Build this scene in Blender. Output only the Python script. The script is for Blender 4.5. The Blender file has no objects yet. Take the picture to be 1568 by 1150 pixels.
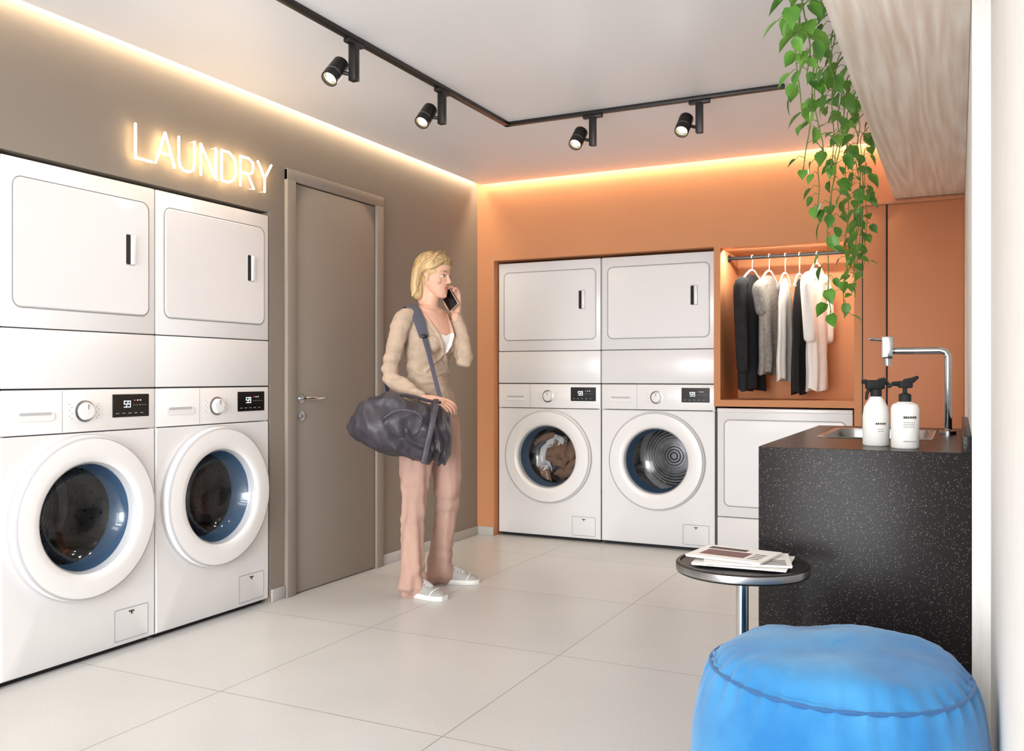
import bpy, bmesh, math, random
from math import sin, cos, pi, radians, sqrt
from mathutils import Vector, Matrix, noise
from mathutils.bvhtree import BVHTree
random.seed(7)
scene = bpy.context.scene

# ------------------------------------------------------------------ materials
def lin(c):
    out = []
    for v in c[:3]:
        v = v/255.0
        out.append(v/12.92 if v <= 0.04045 else ((v+0.055)/1.055)**2.4)
    return (out[0], out[1], out[2], 1.0)

def mat(name, rgb, rough=0.5, metal=0.0, spec=0.5, var=0.0, vscale=8.0, bump=0.0, bscale=60.0,
        emit=None, estr=0.0, coat=0.0, sheen=0.0, stretch=None, rgb2=None):
    m = bpy.data.materials.new(name)
    m.use_nodes = True
    nt = m.node_tree
    b = nt.nodes["Principled BSDF"]
    b.inputs["Base Color"].default_value = lin(rgb)
    b.inputs["Roughness"].default_value = rough
    b.inputs["Metallic"].default_value = metal
    b.inputs["Specular IOR Level"].default_value = spec
    if coat: b.inputs["Coat Weight"].default_value = coat
    if sheen:
        b.inputs["Sheen Weight"].default_value = sheen
    if emit:
        b.inputs["Emission Color"].default_value = lin(emit)
        b.inputs["Emission Strength"].default_value = estr
    tc = nt.nodes.new("ShaderNodeTexCoord")
    mp = nt.nodes.new("ShaderNodeMapping")
    if stretch: mp.inputs["Scale"].default_value = stretch
    nt.links.new(tc.outputs["Object"], mp.inputs["Vector"])
    if var > 0 or rgb2:
        n = nt.nodes.new("ShaderNodeTexNoise")
        n.inputs["Scale"].default_value = vscale
        n.inputs["Detail"].default_value = 4
        nt.links.new(mp.outputs["Vector"], n.inputs["Vector"])
        mx = nt.nodes.new("ShaderNodeMix"); mx.data_type = 'RGBA'
        c1 = lin(rgb)
        c2 = lin(rgb2) if rgb2 else tuple([c*(1-var) for c in c1[:3]]+[1])
        mx.inputs[6].default_value = c1
        mx.inputs[7].default_value = c2
        mr = nt.nodes.new("ShaderNodeMapRange")
        mr.inputs["From Min"].default_value = 0.35
        mr.inputs["From Max"].default_value = 0.65
        nt.links.new(n.outputs["Fac"], mr.inputs["Value"])
        nt.links.new(mr.outputs["Result"], mx.inputs[0])
        nt.links.new(mx.outputs[2], b.inputs["Base Color"])
    if bump > 0:
        n2 = nt.nodes.new("ShaderNodeTexNoise")
        n2.inputs["Scale"].default_value = bscale
        n2.inputs["Detail"].default_value = 5
        nt.links.new(mp.outputs["Vector"], n2.inputs["Vector"])
        bp = nt.nodes.new("ShaderNodeBump")
        bp.inputs["Strength"].default_value = bump
        bp.inputs["Distance"].default_value = 0.01
        nt.links.new(n2.outputs["Fac"], bp.inputs["Height"])
        nt.links.new(bp.outputs["Normal"], b.inputs["Normal"])
    return m

M_TAUPE = mat("taupe_paint", (144,133,122), 0.75, spec=0.25, var=0.03, vscale=2, bump=0.05, bscale=200)
M_TAUPE_D = mat("taupe_door", (147,137,127), 0.55, spec=0.3)
M_ORANGE = mat("orange_paint", (204,142,100), 0.7, spec=0.25, var=0.03, vscale=2, bump=0.05, bscale=200)
M_ORANGE_SHADE = mat("orange_shaded", (194,128,90), 0.5, spec=0.3)  # darker orange: shadow of the overhead cabinet put into the panel colour
M_CEIL = mat("ceiling_paint", (242,242,245), 0.45, spec=0.5)
M_BASE = mat("baseboard_grey", (182,178,174), 0.5)
M_WHITEWALL = mat("white_plaster", (242,240,236), 0.8, spec=0.2, var=0.06, vscale=14, stretch=(6,6,0.6), bump=0.15, bscale=90)
M_WHITE = mat("white_enamel", (232,231,232), 0.3, spec=0.5, coat=0.15)
M_SEAM = mat("panel_seam", (146,146,148), 0.6)
M_WHITE2 = mat("white_plastic", (238,237,237), 0.25, coat=0.3)
M_RIM = mat("door_rim_grey", (188,189,193), 0.35)
M_DARK = mat("dark_gap", (18,18,20), 0.7)
M_BLUE = mat("door_gasket_blue", (78,106,136), 0.3)
M_DRUM = mat("drum_steel", (150,147,146), 0.42, metal=0.7, var=0.4, vscale=14)
M_DRUMD = mat("drum_dark", (84,81,80), 0.35, metal=0.4)
M_CHROME = mat("chrome", (205,207,210), 0.12, metal=1.0)
M_STEEL = mat("brushed_steel", (170,170,172), 0.3, metal=1.0)
M_DISP = mat("display_black", (14,14,16), 0.2, coat=0.2)
M_DIGIT = mat("display_digit", (240,250,255), 0.4, emit=(235,245,255), estr=1.0)
M_REDDOT = mat("display_red", (230,70,50), 0.4, emit=(255,80,60), estr=0.8)
M_BLACK = mat("black_metal", (40,38,37), 0.4, metal=0.4)
M_LENS = mat("lamp_lens", (255,240,205), 0.3, emit=(255,226,170), estr=5)
M_NEON = mat("neon_tube", (255,240,215), 0.3, emit=(255,220,168), estr=11)
M_SKIN = mat("skin", (226,178,154), 0.5, spec=0.35, var=0.05, vscale=20)
M_LIP = mat("lips", (196,116,106), 0.45)
M_HAIR = mat("blonde_hair", (214,184,134), 0.42, spec=0.5, rgb2=(150,114,72), vscale=26, stretch=(1,1,0.12), bump=0.5, bscale=70)
M_SWEAT = mat("beige_knit", (192,170,150), 0.9, spec=0.15, var=0.14, vscale=24, bump=0.35, bscale=70, sheen=0.1)
M_CAMI = mat("white_camisole", (246,244,242), 0.8, spec=0.2)
M_PANTS = mat("dusty_beige_trousers", (188,154,140), 0.9, spec=0.15, var=0.12, vscale=14, bump=0.5, bscale=22, sheen=0.1, stretch=(1,1,0.35))
M_SHOE = mat("grey_sneaker", (166,164,162), 0.75, bump=0.3, bscale=120)
M_SOLE = mat("sneaker_sole", (232,231,228), 0.6)
M_BAG = mat("slate_leather", (66,62,70), 0.45, spec=0.4, var=0.3, vscale=12, bump=0.6, bscale=16)
M_STRAP = mat("bag_strap", (80,80,94), 0.6)
M_EYE = mat("eye_white", (235,230,225), 0.2)
M_IRIS = mat("iris", (60,70,70), 0.2)
M_BROW = mat("brow_hair", (130,96,66), 0.7)
M_POUF = mat("blue_velvet", (74,146,198), 0.95, spec=0.06, rgb2=(46,114,172), vscale=5, bump=0.25, bscale=25, sheen=0.25)
M_POUFS = mat("velvet_piping", (34,92,146), 0.8, sheen=0.2)
M_LEAF = mat("leaf_green", (104,156,52), 0.4, rgb2=(60,116,36), vscale=9, spec=0.5)
M_STEM = mat("vine_stem", (96,120,50), 0.6)
M_PAPER = mat("paper_white", (238,236,232), 0.6)
M_INK = mat("print_dark", (60,52,50), 0.6)
M_INK2 = mat("print_red", (120,84,84), 0.6)
M_GBLACK = mat("black_cloth", (30,31,34), 0.9, var=0.3, vscale=20, bump=0.4, bscale=30)
M_GGREY = mat("grey_cloth", (150,146,142), 0.9, var=0.3, vscale=60, bump=0.4, bscale=30)
M_GWHITE = mat("white_cloth", (236,232,228), 0.9, bump=0.4, bscale=25)
M_GTAN = mat("tan_cloth", (160,124,100), 0.9, bump=0.5, bscale=30, var=0.3, vscale=14)
M_FILLPANEL = mat("fill_panel_white", (225,225,222), 0.5)  # body of the added fill panels behind the camera

def glassy(name, tint=(0.85,0.9,0.95), fac=0.12):
    m = bpy.data.materials.new(name); m.use_nodes = True
    nt = m.node_tree; nt.nodes.clear()
    o = nt.nodes.new("ShaderNodeOutputMaterial")
    mx = nt.nodes.new("ShaderNodeMixShader")
    t = nt.nodes.new("ShaderNodeBsdfTransparent"); t.inputs[0].default_value = (*tint,1)
    g = nt.nodes.new("ShaderNodeBsdfGlossy"); g.inputs["Roughness"].default_value = 0.08
    mx.inputs[0].default_value = fac
    nt.links.new(t.outputs[0], mx.inputs[1]); nt.links.new(g.outputs[0], mx.inputs[2])
    nt.links.new(mx.outputs[0], o.inputs[0])
    return m
M_GLASS = glassy("porthole_glass", (0.82,0.85,0.88), 0.05)

def floor_mat():
    m = bpy.data.materials.new("porcelain_tiles"); m.use_nodes = True
    nt = m.node_tree; b = nt.nodes["Principled BSDF"]
    tc = nt.nodes.new("ShaderNodeTexCoord"); mp = nt.nodes.new("ShaderNodeMapping")
    mp.inputs["Location"].default_value = (-0.70+9.0, 1.375+9.0, 0)
    nt.links.new(tc.outputs["Object"], mp.inputs["Vector"])
    br = nt.nodes.new("ShaderNodeTexBrick")
    br.offset = 0.0; br.squash = 1.0
    br.inputs["Scale"].default_value = 1.0
    br.inputs["Brick Width"].default_value = 0.9
    br.inputs["Row Height"].default_value = 0.9
    br.inputs["Mortar Size"].default_value = 0.0028
    br.inputs["Mortar Smooth"].default_value = 0.2
    br.inputs["Color1"].default_value = lin((208,208,207))
    br.inputs["Color2"].default_value = lin((203,203,202))
    br.inputs["Mortar"].default_value = lin((160,158,156))
    nt.links.new(mp.outputs["Vector"], br.inputs["Vector"])
    n = nt.nodes.new("ShaderNodeTexNoise"); n.inputs["Scale"].default_value = 160; n.inputs["Detail"].default_value = 3
    nt.links.new(tc.outputs["Object"], n.inputs["Vector"])
    n3 = nt.nodes.new("ShaderNodeTexNoise"); n3.inputs["Scale"].default_value = 1.6; n3.inputs["Detail"].default_value = 5
    nt.links.new(tc.outputs["Object"], n3.inputs["Vector"])
    mr = nt.nodes.new("ShaderNodeMapRange"); mr.inputs["From Min"].default_value=0.3; mr.inputs["From Max"].default_value=0.7
    mr.inputs["To Min"].default_value=0.91; mr.inputs["To Max"].default_value=1.04
    nt.links.new(n.outputs["Fac"], mr.inputs["Value"])
    mr2 = nt.nodes.new("ShaderNodeMapRange"); mr2.inputs["From Min"].default_value=0.3; mr2.inputs["From Max"].default_value=0.7
    mr2.inputs["To Min"].default_value=0.94; mr2.inputs["To Max"].default_value=1.03
    nt.links.new(n3.outputs["Fac"], mr2.inputs["Value"])
    mu = nt.nodes.new("ShaderNodeMath"); mu.operation='MULTIPLY'
    nt.links.new(mr.outputs[0], mu.inputs[0]); nt.links.new(mr2.outputs[0], mu.inputs[1])
    vm = nt.nodes.new("ShaderNodeVectorMath"); vm.operation='SCALE'
    nt.links.new(br.outputs["Color"], vm.inputs[0]); nt.links.new(mu.outputs[0], vm.inputs["Scale"])
    nt.links.new(vm.outputs[0], b.inputs["Base Color"])
    b.inputs["Roughness"].default_value = 0.32
    b.inputs["Specular IOR Level"].default_value = 0.5
    return m
M_FLOOR = floor_mat()

def terrazzo():
    m = bpy.data.materials.new("black_terrazzo"); m.use_nodes = True
    nt = m.node_tree; b = nt.nodes["Principled BSDF"]
    tc = nt.nodes.new("ShaderNodeTexCoord")
    def layer(scale, th, sel):
        v = nt.nodes.new("ShaderNodeTexVoronoi"); v.inputs["Scale"].default_value = scale
        nt.links.new(tc.outputs["Object"], v.inputs["Vector"])
        sep = nt.nodes.new("ShaderNodeSeparateColor"); nt.links.new(v.outputs["Color"], sep.inputs[0])
        gt = nt.nodes.new("ShaderNodeMath"); gt.operation='GREATER_THAN'; gt.inputs[1].default_value = sel
        nt.links.new(sep.outputs[0], gt.inputs[0])
        lt = nt.nodes.new("ShaderNodeMath"); lt.operation='LESS_THAN'; lt.inputs[1].default_value = th
        nt.links.new(v.outputs["Distance"], lt.inputs[0])
        mu = nt.nodes.new("ShaderNodeMath"); mu.operation='MULTIPLY'
        nt.links.new(gt.outputs[0], mu.inputs[0]); nt.links.new(lt.outputs[0], mu.inputs[1])
        return mu
    a = layer(330, 0.27, 0.80); c = layer(170, 0.15, 0.86)
    ad = nt.nodes.new("ShaderNodeMath"); ad.operation='MAXIMUM'
    nt.links.new(a.outputs[0], ad.inputs[0]); nt.links.new(c.outputs[0], ad.inputs[1])
    mx = nt.nodes.new("ShaderNodeMix"); mx.data_type='RGBA'
    mx.inputs[6].default_value = lin((34,31,31)); mx.inputs[7].default_value = lin((158,150,142))
    nt.links.new(ad.outputs[0], mx.inputs[0]); nt.links.new(mx.outputs[2], b.inputs["Base Color"])
    b.inputs["Roughness"].default_value = 0.3
    b.inputs["Specular IOR Level"].default_value = 0.16
    return m
M_TERR = terrazzo()

def wood():
    m = bpy.data.materials.new("pale_oak"); m.use_nodes = True
    nt = m.node_tree; b = nt.nodes["Principled BSDF"]
    tc = nt.nodes.new("ShaderNodeTexCoord"); mp = nt.nodes.new("ShaderNodeMapping")
    mp.inputs["Scale"].default_value = (7.0, 0.35, 7.0)
    nt.links.new(tc.outputs["Object"], mp.inputs["Vector"])
    n = nt.nodes.new("ShaderNodeTexNoise"); n.inputs["Scale"].default_value = 0.9; n.inputs["Detail"].default_value=1.0; n.inputs["Distortion"].default_value=0.1
    nt.links.new(mp.outputs[0], n.inputs["Vector"])
    mu = nt.nodes.new("ShaderNodeMath"); mu.operation='MULTIPLY'; mu.inputs[1].default_value=70
    nt.links.new(n.outputs["Fac"], mu.inputs[0])
    s = nt.nodes.new("ShaderNodeMath"); s.operation='SINE'; nt.links.new(mu.outputs[0], s.inputs[0])
    n2 = nt.nodes.new("ShaderNodeTexNoise"); n2.inputs["Scale"].default_value = 7; n2.inputs["Detail"].default_value=4
    nt.links.new(mp.outputs[0], n2.inputs["Vector"])
    ad = nt.nodes.new("ShaderNodeMath"); ad.operation='MULTIPLY_ADD'; ad.inputs[1].default_value=0.13
    nt.links.new(s.outputs[0], ad.inputs[0]); nt.links.new(n2.outputs["Fac"], ad.inputs[2])
    mr = nt.nodes.new("ShaderNodeMapRange"); mr.inputs["From Min"].default_value=0.25; mr.inputs["From Max"].default_value=0.75
    nt.links.new(ad.outputs[0], mr.inputs["Value"])
    mx = nt.nodes.new("ShaderNodeMix"); mx.data_type='RGBA'
    mx.inputs[6].default_value = lin((232,214,198)); mx.inputs[7].default_value = lin((255,248,240))
    nt.links.new(mr.outputs[0], mx.inputs[0]); nt.links.new(mx.outputs[2], b.inputs["Base Color"])
    b.inputs["Roughness"].default_value = 0.5
    return m
M_WOOD = wood()

# ------------------------------------------------------------------ mesh builder
def frames(pts):
    pts = [Vector(p) for p in pts]
    n = len(pts); T = []
    for i in range(n):
        a = pts[max(0, i-1)]; b = pts[min(n-1, i+1)]
        t = (b-a)
        T.append(t.normalized() if t.length > 1e-9 else Vector((0,0,1)))
    up = Vector((0,0,1)) if abs(T[0].z) < 0.9 else Vector((1,0,0))
    U = (up - T[0]*up.dot(T[0])).normalized()
    fr = []
    for i in range(n):
        U = (U - T[i]*U.dot(T[i])).normalized()
        fr.append((pts[i], U.copy(), T[i].cross(U).normalized()))
    return fr

def loft(rings, caps=True):
    V = []; F = []; N = len(rings[0])
    for r in rings: V += [Vector(p) for p in r]
    for i in range(len(rings)-1):
        for j in range(N):
            a = i*N+j; b = i*N+(j+1) % N
            F.append((a, b, b+N, a+N))
    if caps:
        c0 = len(V); V.append(sum((Vector(p) for p in rings[0]), Vector())/N)
        for j in range(N): F.append((c0, (j+1) % N, j))
        c1 = len(V); V.append(sum((Vector(p) for p in rings[-1]), Vector())/N)
        o = (len(rings)-1)*N
        for j in range(N): F.append((c1, o+j, o+(j+1) % N))
    return V, F

def ering(c, u, v, N=20, ex=1.0):
    c = Vector(c); u = Vector(u); v = Vector(v); out = []
    for i in range(N):
        a = 2*pi*i/N
        ca, sa = cos(a), sin(a)
        if ex != 1.0:
            ca = math.copysign(abs(ca)**ex, ca); sa = math.copysign(abs(sa)**ex, sa)
        out.append(c+u*ca+v*sa)
    return out

def catmull(pts, k=4):
    P = [Vector(p) for p in pts]
    out = []
    for i in range(len(P)-1):
        p0 = P[max(i-1,0)]; p1 = P[i]; p2 = P[i+1]; p3 = P[min(i+2, len(P)-1)]
        for s in range(k):
            t = s/k
            out.append(0.5*((2*p1)+(p2-p0)*t+(2*p0-5*p1+4*p2-p3)*t*t+(3*p1-p0-3*p2+p3)*t**3))
    out.append(P[-1]); return out

def tube_vf(pts, r, N=14, smooth=0):
    pts = [Vector(p) for p in pts]
    if not isinstance(r, (list, tuple)): r = [r]*len(pts)
    if smooth:
        q = [Vector((x, 0, 0)) for x in r]
        pts = catmull(pts, smooth); r = [max(0.0005,p.x) for p in catmull(q, smooth)]
    fr = frames(pts)
    rings = [ering(c, u*rr, v*rr, N) for (c, u, v), rr in zip(fr, r)]
    t0 = (pts[0]-pts[1]).normalized(); t1 = (pts[-1]-pts[-2]).normalized()
    c, u, v = fr[0]; a = [ering(c+t0*r[0]*0.45, u*r[0]*0.8, v*r[0]*0.8, N)]
    a0 = [ering(c+t0*r[0]*0.7, u*r[0]*0.4, v*r[0]*0.4, N)]
    c, u, v = fr[-1]; b = [ering(c+t1*r[-1]*0.45, u*r[-1]*0.8, v*r[-1]*0.8, N), ering(c+t1*r[-1]*0.7, u*r[-1]*0.4, v*r[-1]*0.4, N)]
    return loft(a0+a+rings+b)

def ell_vf(c, rad, N=20, Mr=12, R=None):
    rings = []
    R = R or Matrix.Identity(3)
    c = Vector(c)
    for i in range(Mr):
        ph = -pi/2 + pi*(i+0.5)/Mr
        rings.append([c + R @ Vector((rad[0]*cos(ph)*cos(2*pi*j/N), rad[1]*cos(ph)*sin(2*pi*j/N), rad[2]*sin(ph))) for j in range(N)])
    return loft(rings)

class B:
    def __init__(s, name):
        s.name = name; s.V = []; s.F = []; s.MI = []; s.mats = []
    def mi(s, m):
        if m not in s.mats: s.mats.append(m)
        return s.mats.index(m)
    def add(s, V, F, m, T=None):
        o = len(s.V); k = s.mi(m)
        for v in V: s.V.append(T @ Vector(v) if T else Vector(v))
        for f in F: s.F.append(tuple(i+o for i in f)); s.MI.append(k)
    def addbm(s, bm, m, T=None):
        bm.verts.index_update()
        s.add([v.co.copy() for v in bm.verts], [[v.index for v in f.verts] for f in bm.faces], m, T)
        bm.free()
    def box(s, lo, hi, m, bev=0.0, seg=2, T=None):
        bm = bmesh.new()
        bmesh.ops.create_cube(bm, size=1)
        c = (Vector(lo)+Vector(hi))/2; d = Vector(hi)-Vector(lo)
        for v in bm.verts: v.co = Vector((v.co.x*d.x, v.co.y*d.y, v.co.z*d.z))+c
        if bev > 0:
            bmesh.ops.bevel(bm, geom=bm.edges[:], offset=bev, segments=seg, affect='EDGES', profile=0.5)
        s.addbm(bm, m, T)
    def tube(s, pts, r, m, N=12, smooth=0, T=None):
        V, F = tube_vf(pts, r, N, smooth); s.add(V, F, m, T)
    def cyl(s, p0, p1, r0, m, r1=None, N=32, T=None):
        r1 = r0 if r1 is None else r1
        fr = frames([p0, p1])
        V, F = loft([ering(fr[0][0], fr[0][1]*r0, fr[0][2]*r0, N), ering(fr[1][0], fr[1][1]*r1, fr[1][2]*r1, N)])
        s.add(V, F, m, T)
    def lathe(s, prof, m, T=None, N=48, caps=False):
        rings = [[Vector((r*cos(2*pi*j/N), r*sin(2*pi*j/N), z)) for j in range(N)] for r, z in prof]
        V, F = loft(rings, caps); s.add(V, F, m, T)
    def ell(s, c, rad, m, R=None, N=20, Mr=12, T=None):
        V, F = ell_vf(c, rad, N, Mr, R); s.add(V, F, m, T)
    def done(s, loc=(0,0,0), rot=0.0, parent=None, ang=38, recalc=True):
        me = bpy.data.meshes.new(s.name)
        me.from_pydata([tuple(v) for v in s.V], [], s.F)
        for m in s.mats: me.materials.append(m)
        me.polygons.foreach_set("material_index", s.MI)
        me.polygons.foreach_set("use_smooth", [True]*len(me.polygons))
        me.update()
        if recalc:
            bm = bmesh.new(); bm.from_mesh(me)
            bmesh.ops.recalc_face_normals(bm, faces=bm.faces[:])
            bm.to_mesh(me); bm.free()
        me.set_sharp_from_angle(angle=radians(ang))
        ob = bpy.data.objects.new(s.name, me)
        scene.collection.objects.link(ob)
        ob.location = loc; ob.rotation_euler = (0, 0, rot)
        if parent: ob.parent = parent
        return ob

def rrect_pts(x0, x1, z0, z1, r, y, n=6):
    pts = []
    for cx, cz, a0 in ((x1-r, z1-r, 0), (x0+r, z1-r, 90), (x0+r, z0+r, 180), (x1-r, z0+r, 270)):
        for i in range(n+1):
            a = radians(a0+90*i/n)
            pts.append(Vector((cx+r*cos(a), y, cz+r*sin(a))))
    return pts

def loop_tube(b, pts, r, m, N=6, T=None):
    P = pts; n = len(P); rings = []
    nrm = (P[1]-P[0]).cross(P[n//3]-P[0]).normalized()
    for i in range(n):
        t = (P[(i+1) % n]-P[i-1]).normalized()
        rings.append(ering(P[i], t.cross(nrm)*r, nrm*r, N))
    rings.append(rings[0])
    V, F = loft(rings, False); b.add(V, F, m, T)

def rpanel(b, x0, x1, z0, z1, r, yb, yf, m, bev=0.004, T=None):
    rings = [rrect_pts(x0, x1, z0, z1, r, yb), rrect_pts(x0, x1, z0, z1, r, yf+bev),
             rrect_pts(x0+bev, x1-bev, z0+bev, z1-bev, max(r-bev, .0005), yf)]
    V, F = loft(rings, False)
    o = 2*len(rings[0]); F.append(tuple(range(o, o+len(rings[0]))))
    b.add(V, F, m, T)

# ------------------------------------------------------------------ room shell
H = 2.428
YB = -9.0
b = B("floor"); b.box((-0.8, YB, -0.1), (3.2, 0.8, 0.0), M_FLOOR); b.done()
b = B("ceiling"); b.box((0.05, YB, H), (3.2, -0.05, H+0.03), M_CEIL)
b.box((-0.1, YB, H+0.12), (3.2, 0.1, H+0.16), M_CEIL); b.done()

b = B("wall_left")
ML0, ML1, ML2 = -3.511, -2.826, -2.130
b.box((-0.75, YB, 0), (0, ML0-0.012, H+0.12), M_TAUPE)
b.box((-0.75, ML0-0.012, 1.903), (0, ML2+0.006, H+0.12), M_TAUPE)
b.box((-0.75, ML2+0.006, 0), (0, 0.75, H+0.12), M_TAUPE)
b.box((-0.80, ML0-0.012, 0), (-0.74, ML2+0.006, 1.903), M_DARK)
b.done()

b = B("wall_back")
b.box((0.0, 0, 0), (0.13, 0.75, H+0.12), M_ORANGE)
b.box((0.13, 0, 1.903), (1.660, 0.75, H+0.12), M_ORANGE)
b.box((1.660, 0, 1.893), (2.517, 0.75, H+0.12), M_ORANGE)
b.box((1.660, 0, 0.958), (1.700, 0.75, 1.893), M_ORANGE)
b.box((1.660, 0, 0.918), (2.475, 0.75, 0.958), M_ORANGE)
b.box((1.700, 0.50, 0.958), (2.475, 0.75, 1.893), M_ORANGE)
b.box((2.475, 0, 0), (2.517, 0.75, 1.893), M_ORANGE)
b.box((2.517, 0, 0), (3.20, 0.75, H+0.12), M_ORANGE_SHADE)
b.box((0.13, 0.745, 0), (2.475, 0.79, 1.903), M_DARK)
b.done()

b = B("wall_right")
b.box((3.047, -2.93, 0), (3.20, 0.0, H+0.12), M_WHITEWALL)
b.box((3.090, YB, 0), (3.20, -2.93, H+0.12), M_WHITEWALL)
b.done()

b = B("baseboard_left")
b.box((0.0, -1.178, 0), (0.012, 0.0, 0.06), M_BASE, 0.002)
b.box((0.0, ML2+0.012, 0), (0.012, -2.022, 0.06), M_BASE, 0.002)
b.done()
b = B("baseboard_back"); b.box((0.0, -0.012, 0), (0.13, 0.0, 0.06), M_BASE, 0.002); b.done()

b = B("door_1")
y0, y1 = -2.020, -1.180
b.box((0.0005, y0, 0.0005), (0.022, y0+0.066, 2.139), M_TAUPE_D, 0.003)
b.box((0.0005, y1-0.066, 0.0005), (0.022, y1, 2.139), M_TAUPE_D, 0.003)
b.box((0.0005, y0, 2.082), (0.0225, y1, 2.14), M_TAUPE_D, 0.003)
b.box((0.0005, y0+0.066, 0.0005), (0.0015, y1-0.066, 2.082), M_DARK)
b.box((0.001, y0+0.071, 0.005), (0.008, y1-0.071, 2.077), M_TAUPE_D, 0.001)
hy = y0+0.071+0.045
b.cyl((0.008, hy, 0.99), (0.014, hy, 0.99), 0.025, M_CHROME)
b.tube([(0.01, hy, 0.99), (0.05, hy, 0.99), (0.056, hy+0.02, 0.99), (0.056, hy+0.125, 0.99)], 0.0085, M_CHROME)
b.cyl((0.008, hy, 0.90), (0.014, hy, 0.90), 0.025, M_CHROME)
b.cyl((0.014, hy, 0.90), (0.020, hy, 0.90), 0.010, M_STEEL)
b.done()

b = B("door_2")
b.box((2.655, -0.006, 0.0005), (3.04, -0.0005, 2.075), M_ORANGE_SHADE, 0.001)
b.box((2.523, -0.006, 0.0005), (2.645, -0.0005, 2.075), M_ORANGE_SHADE, 0.001)
b.box((2.645, -0.0015, 0.0005), (2.655, -0.0005, 2.08), M_DARK)
b.box((2.517, -0.0015, 0.0005), (2.523, -0.0005, 2.08), M_DARK)
b.box((2.517, -0.018, 2.08), (3.046, -0.0005, 2.10), M_ORANGE_SHADE, 0.002)
b.done()

# ------------------------------------------------------------------ machines
def digits(b, x, z, y, h):
    seg = {'5': 'afgcd', '9': 'abcdfg'}
    w = h*0.5; t = h*0.12
    for k, ch in enumerate("59"):
        ox = x+k*(w+h*0.25)
        P = {'a': ((0,h),(w,h)), 'g': ((0,h/2),(w,h/2)), 'd': ((0,0),(w,0)), 'f': ((0,h/2),(0,h)),
             'b': ((w,h/2),(w,h)), 'c': ((w,0),(w,h/2)), 'e': ((0,0),(0,h/2))}
        for s in seg[ch]:
            (a0,b0),(a1,b1) = P[s]
            b.box((ox+a0-t/2, y-0.0006, z+b0-t/2), (ox+a1+t/2, y, z+b1+t/2), M_DIGIT)

def dryer_front(b, W, z0, z1, door, hx=None):
    loop_tube(b, rrect_pts(0.045, W-0.035, door[0], door[1], 0.035, -0.0005), 0.0020, M_SEAM)
    rpanel(b, 0.049, W-0.039, door[0]+0.004, door[1]-0.004, 0.033, 0.0, -0.006, M_WHITE, 0.003)
    if hx:
        zc = door[0]+0.265
        rpanel(b, hx-0.022, hx+0.026, zc-0.064, zc+0.064, 0.006, -0.004, -0.0075, M_RIM, 0.002)
        rpanel(b, hx-0.020, hx+0.004, zc-0.060, zc+0.060, 0.006, -0.006, -0.0085, M_DARK, 0.001)
        b.box((hx+0.002, -0.016, zc-0.060), (hx+0.024, -0.004, zc+0.060), M_WHITE2, 0.004)

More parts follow.
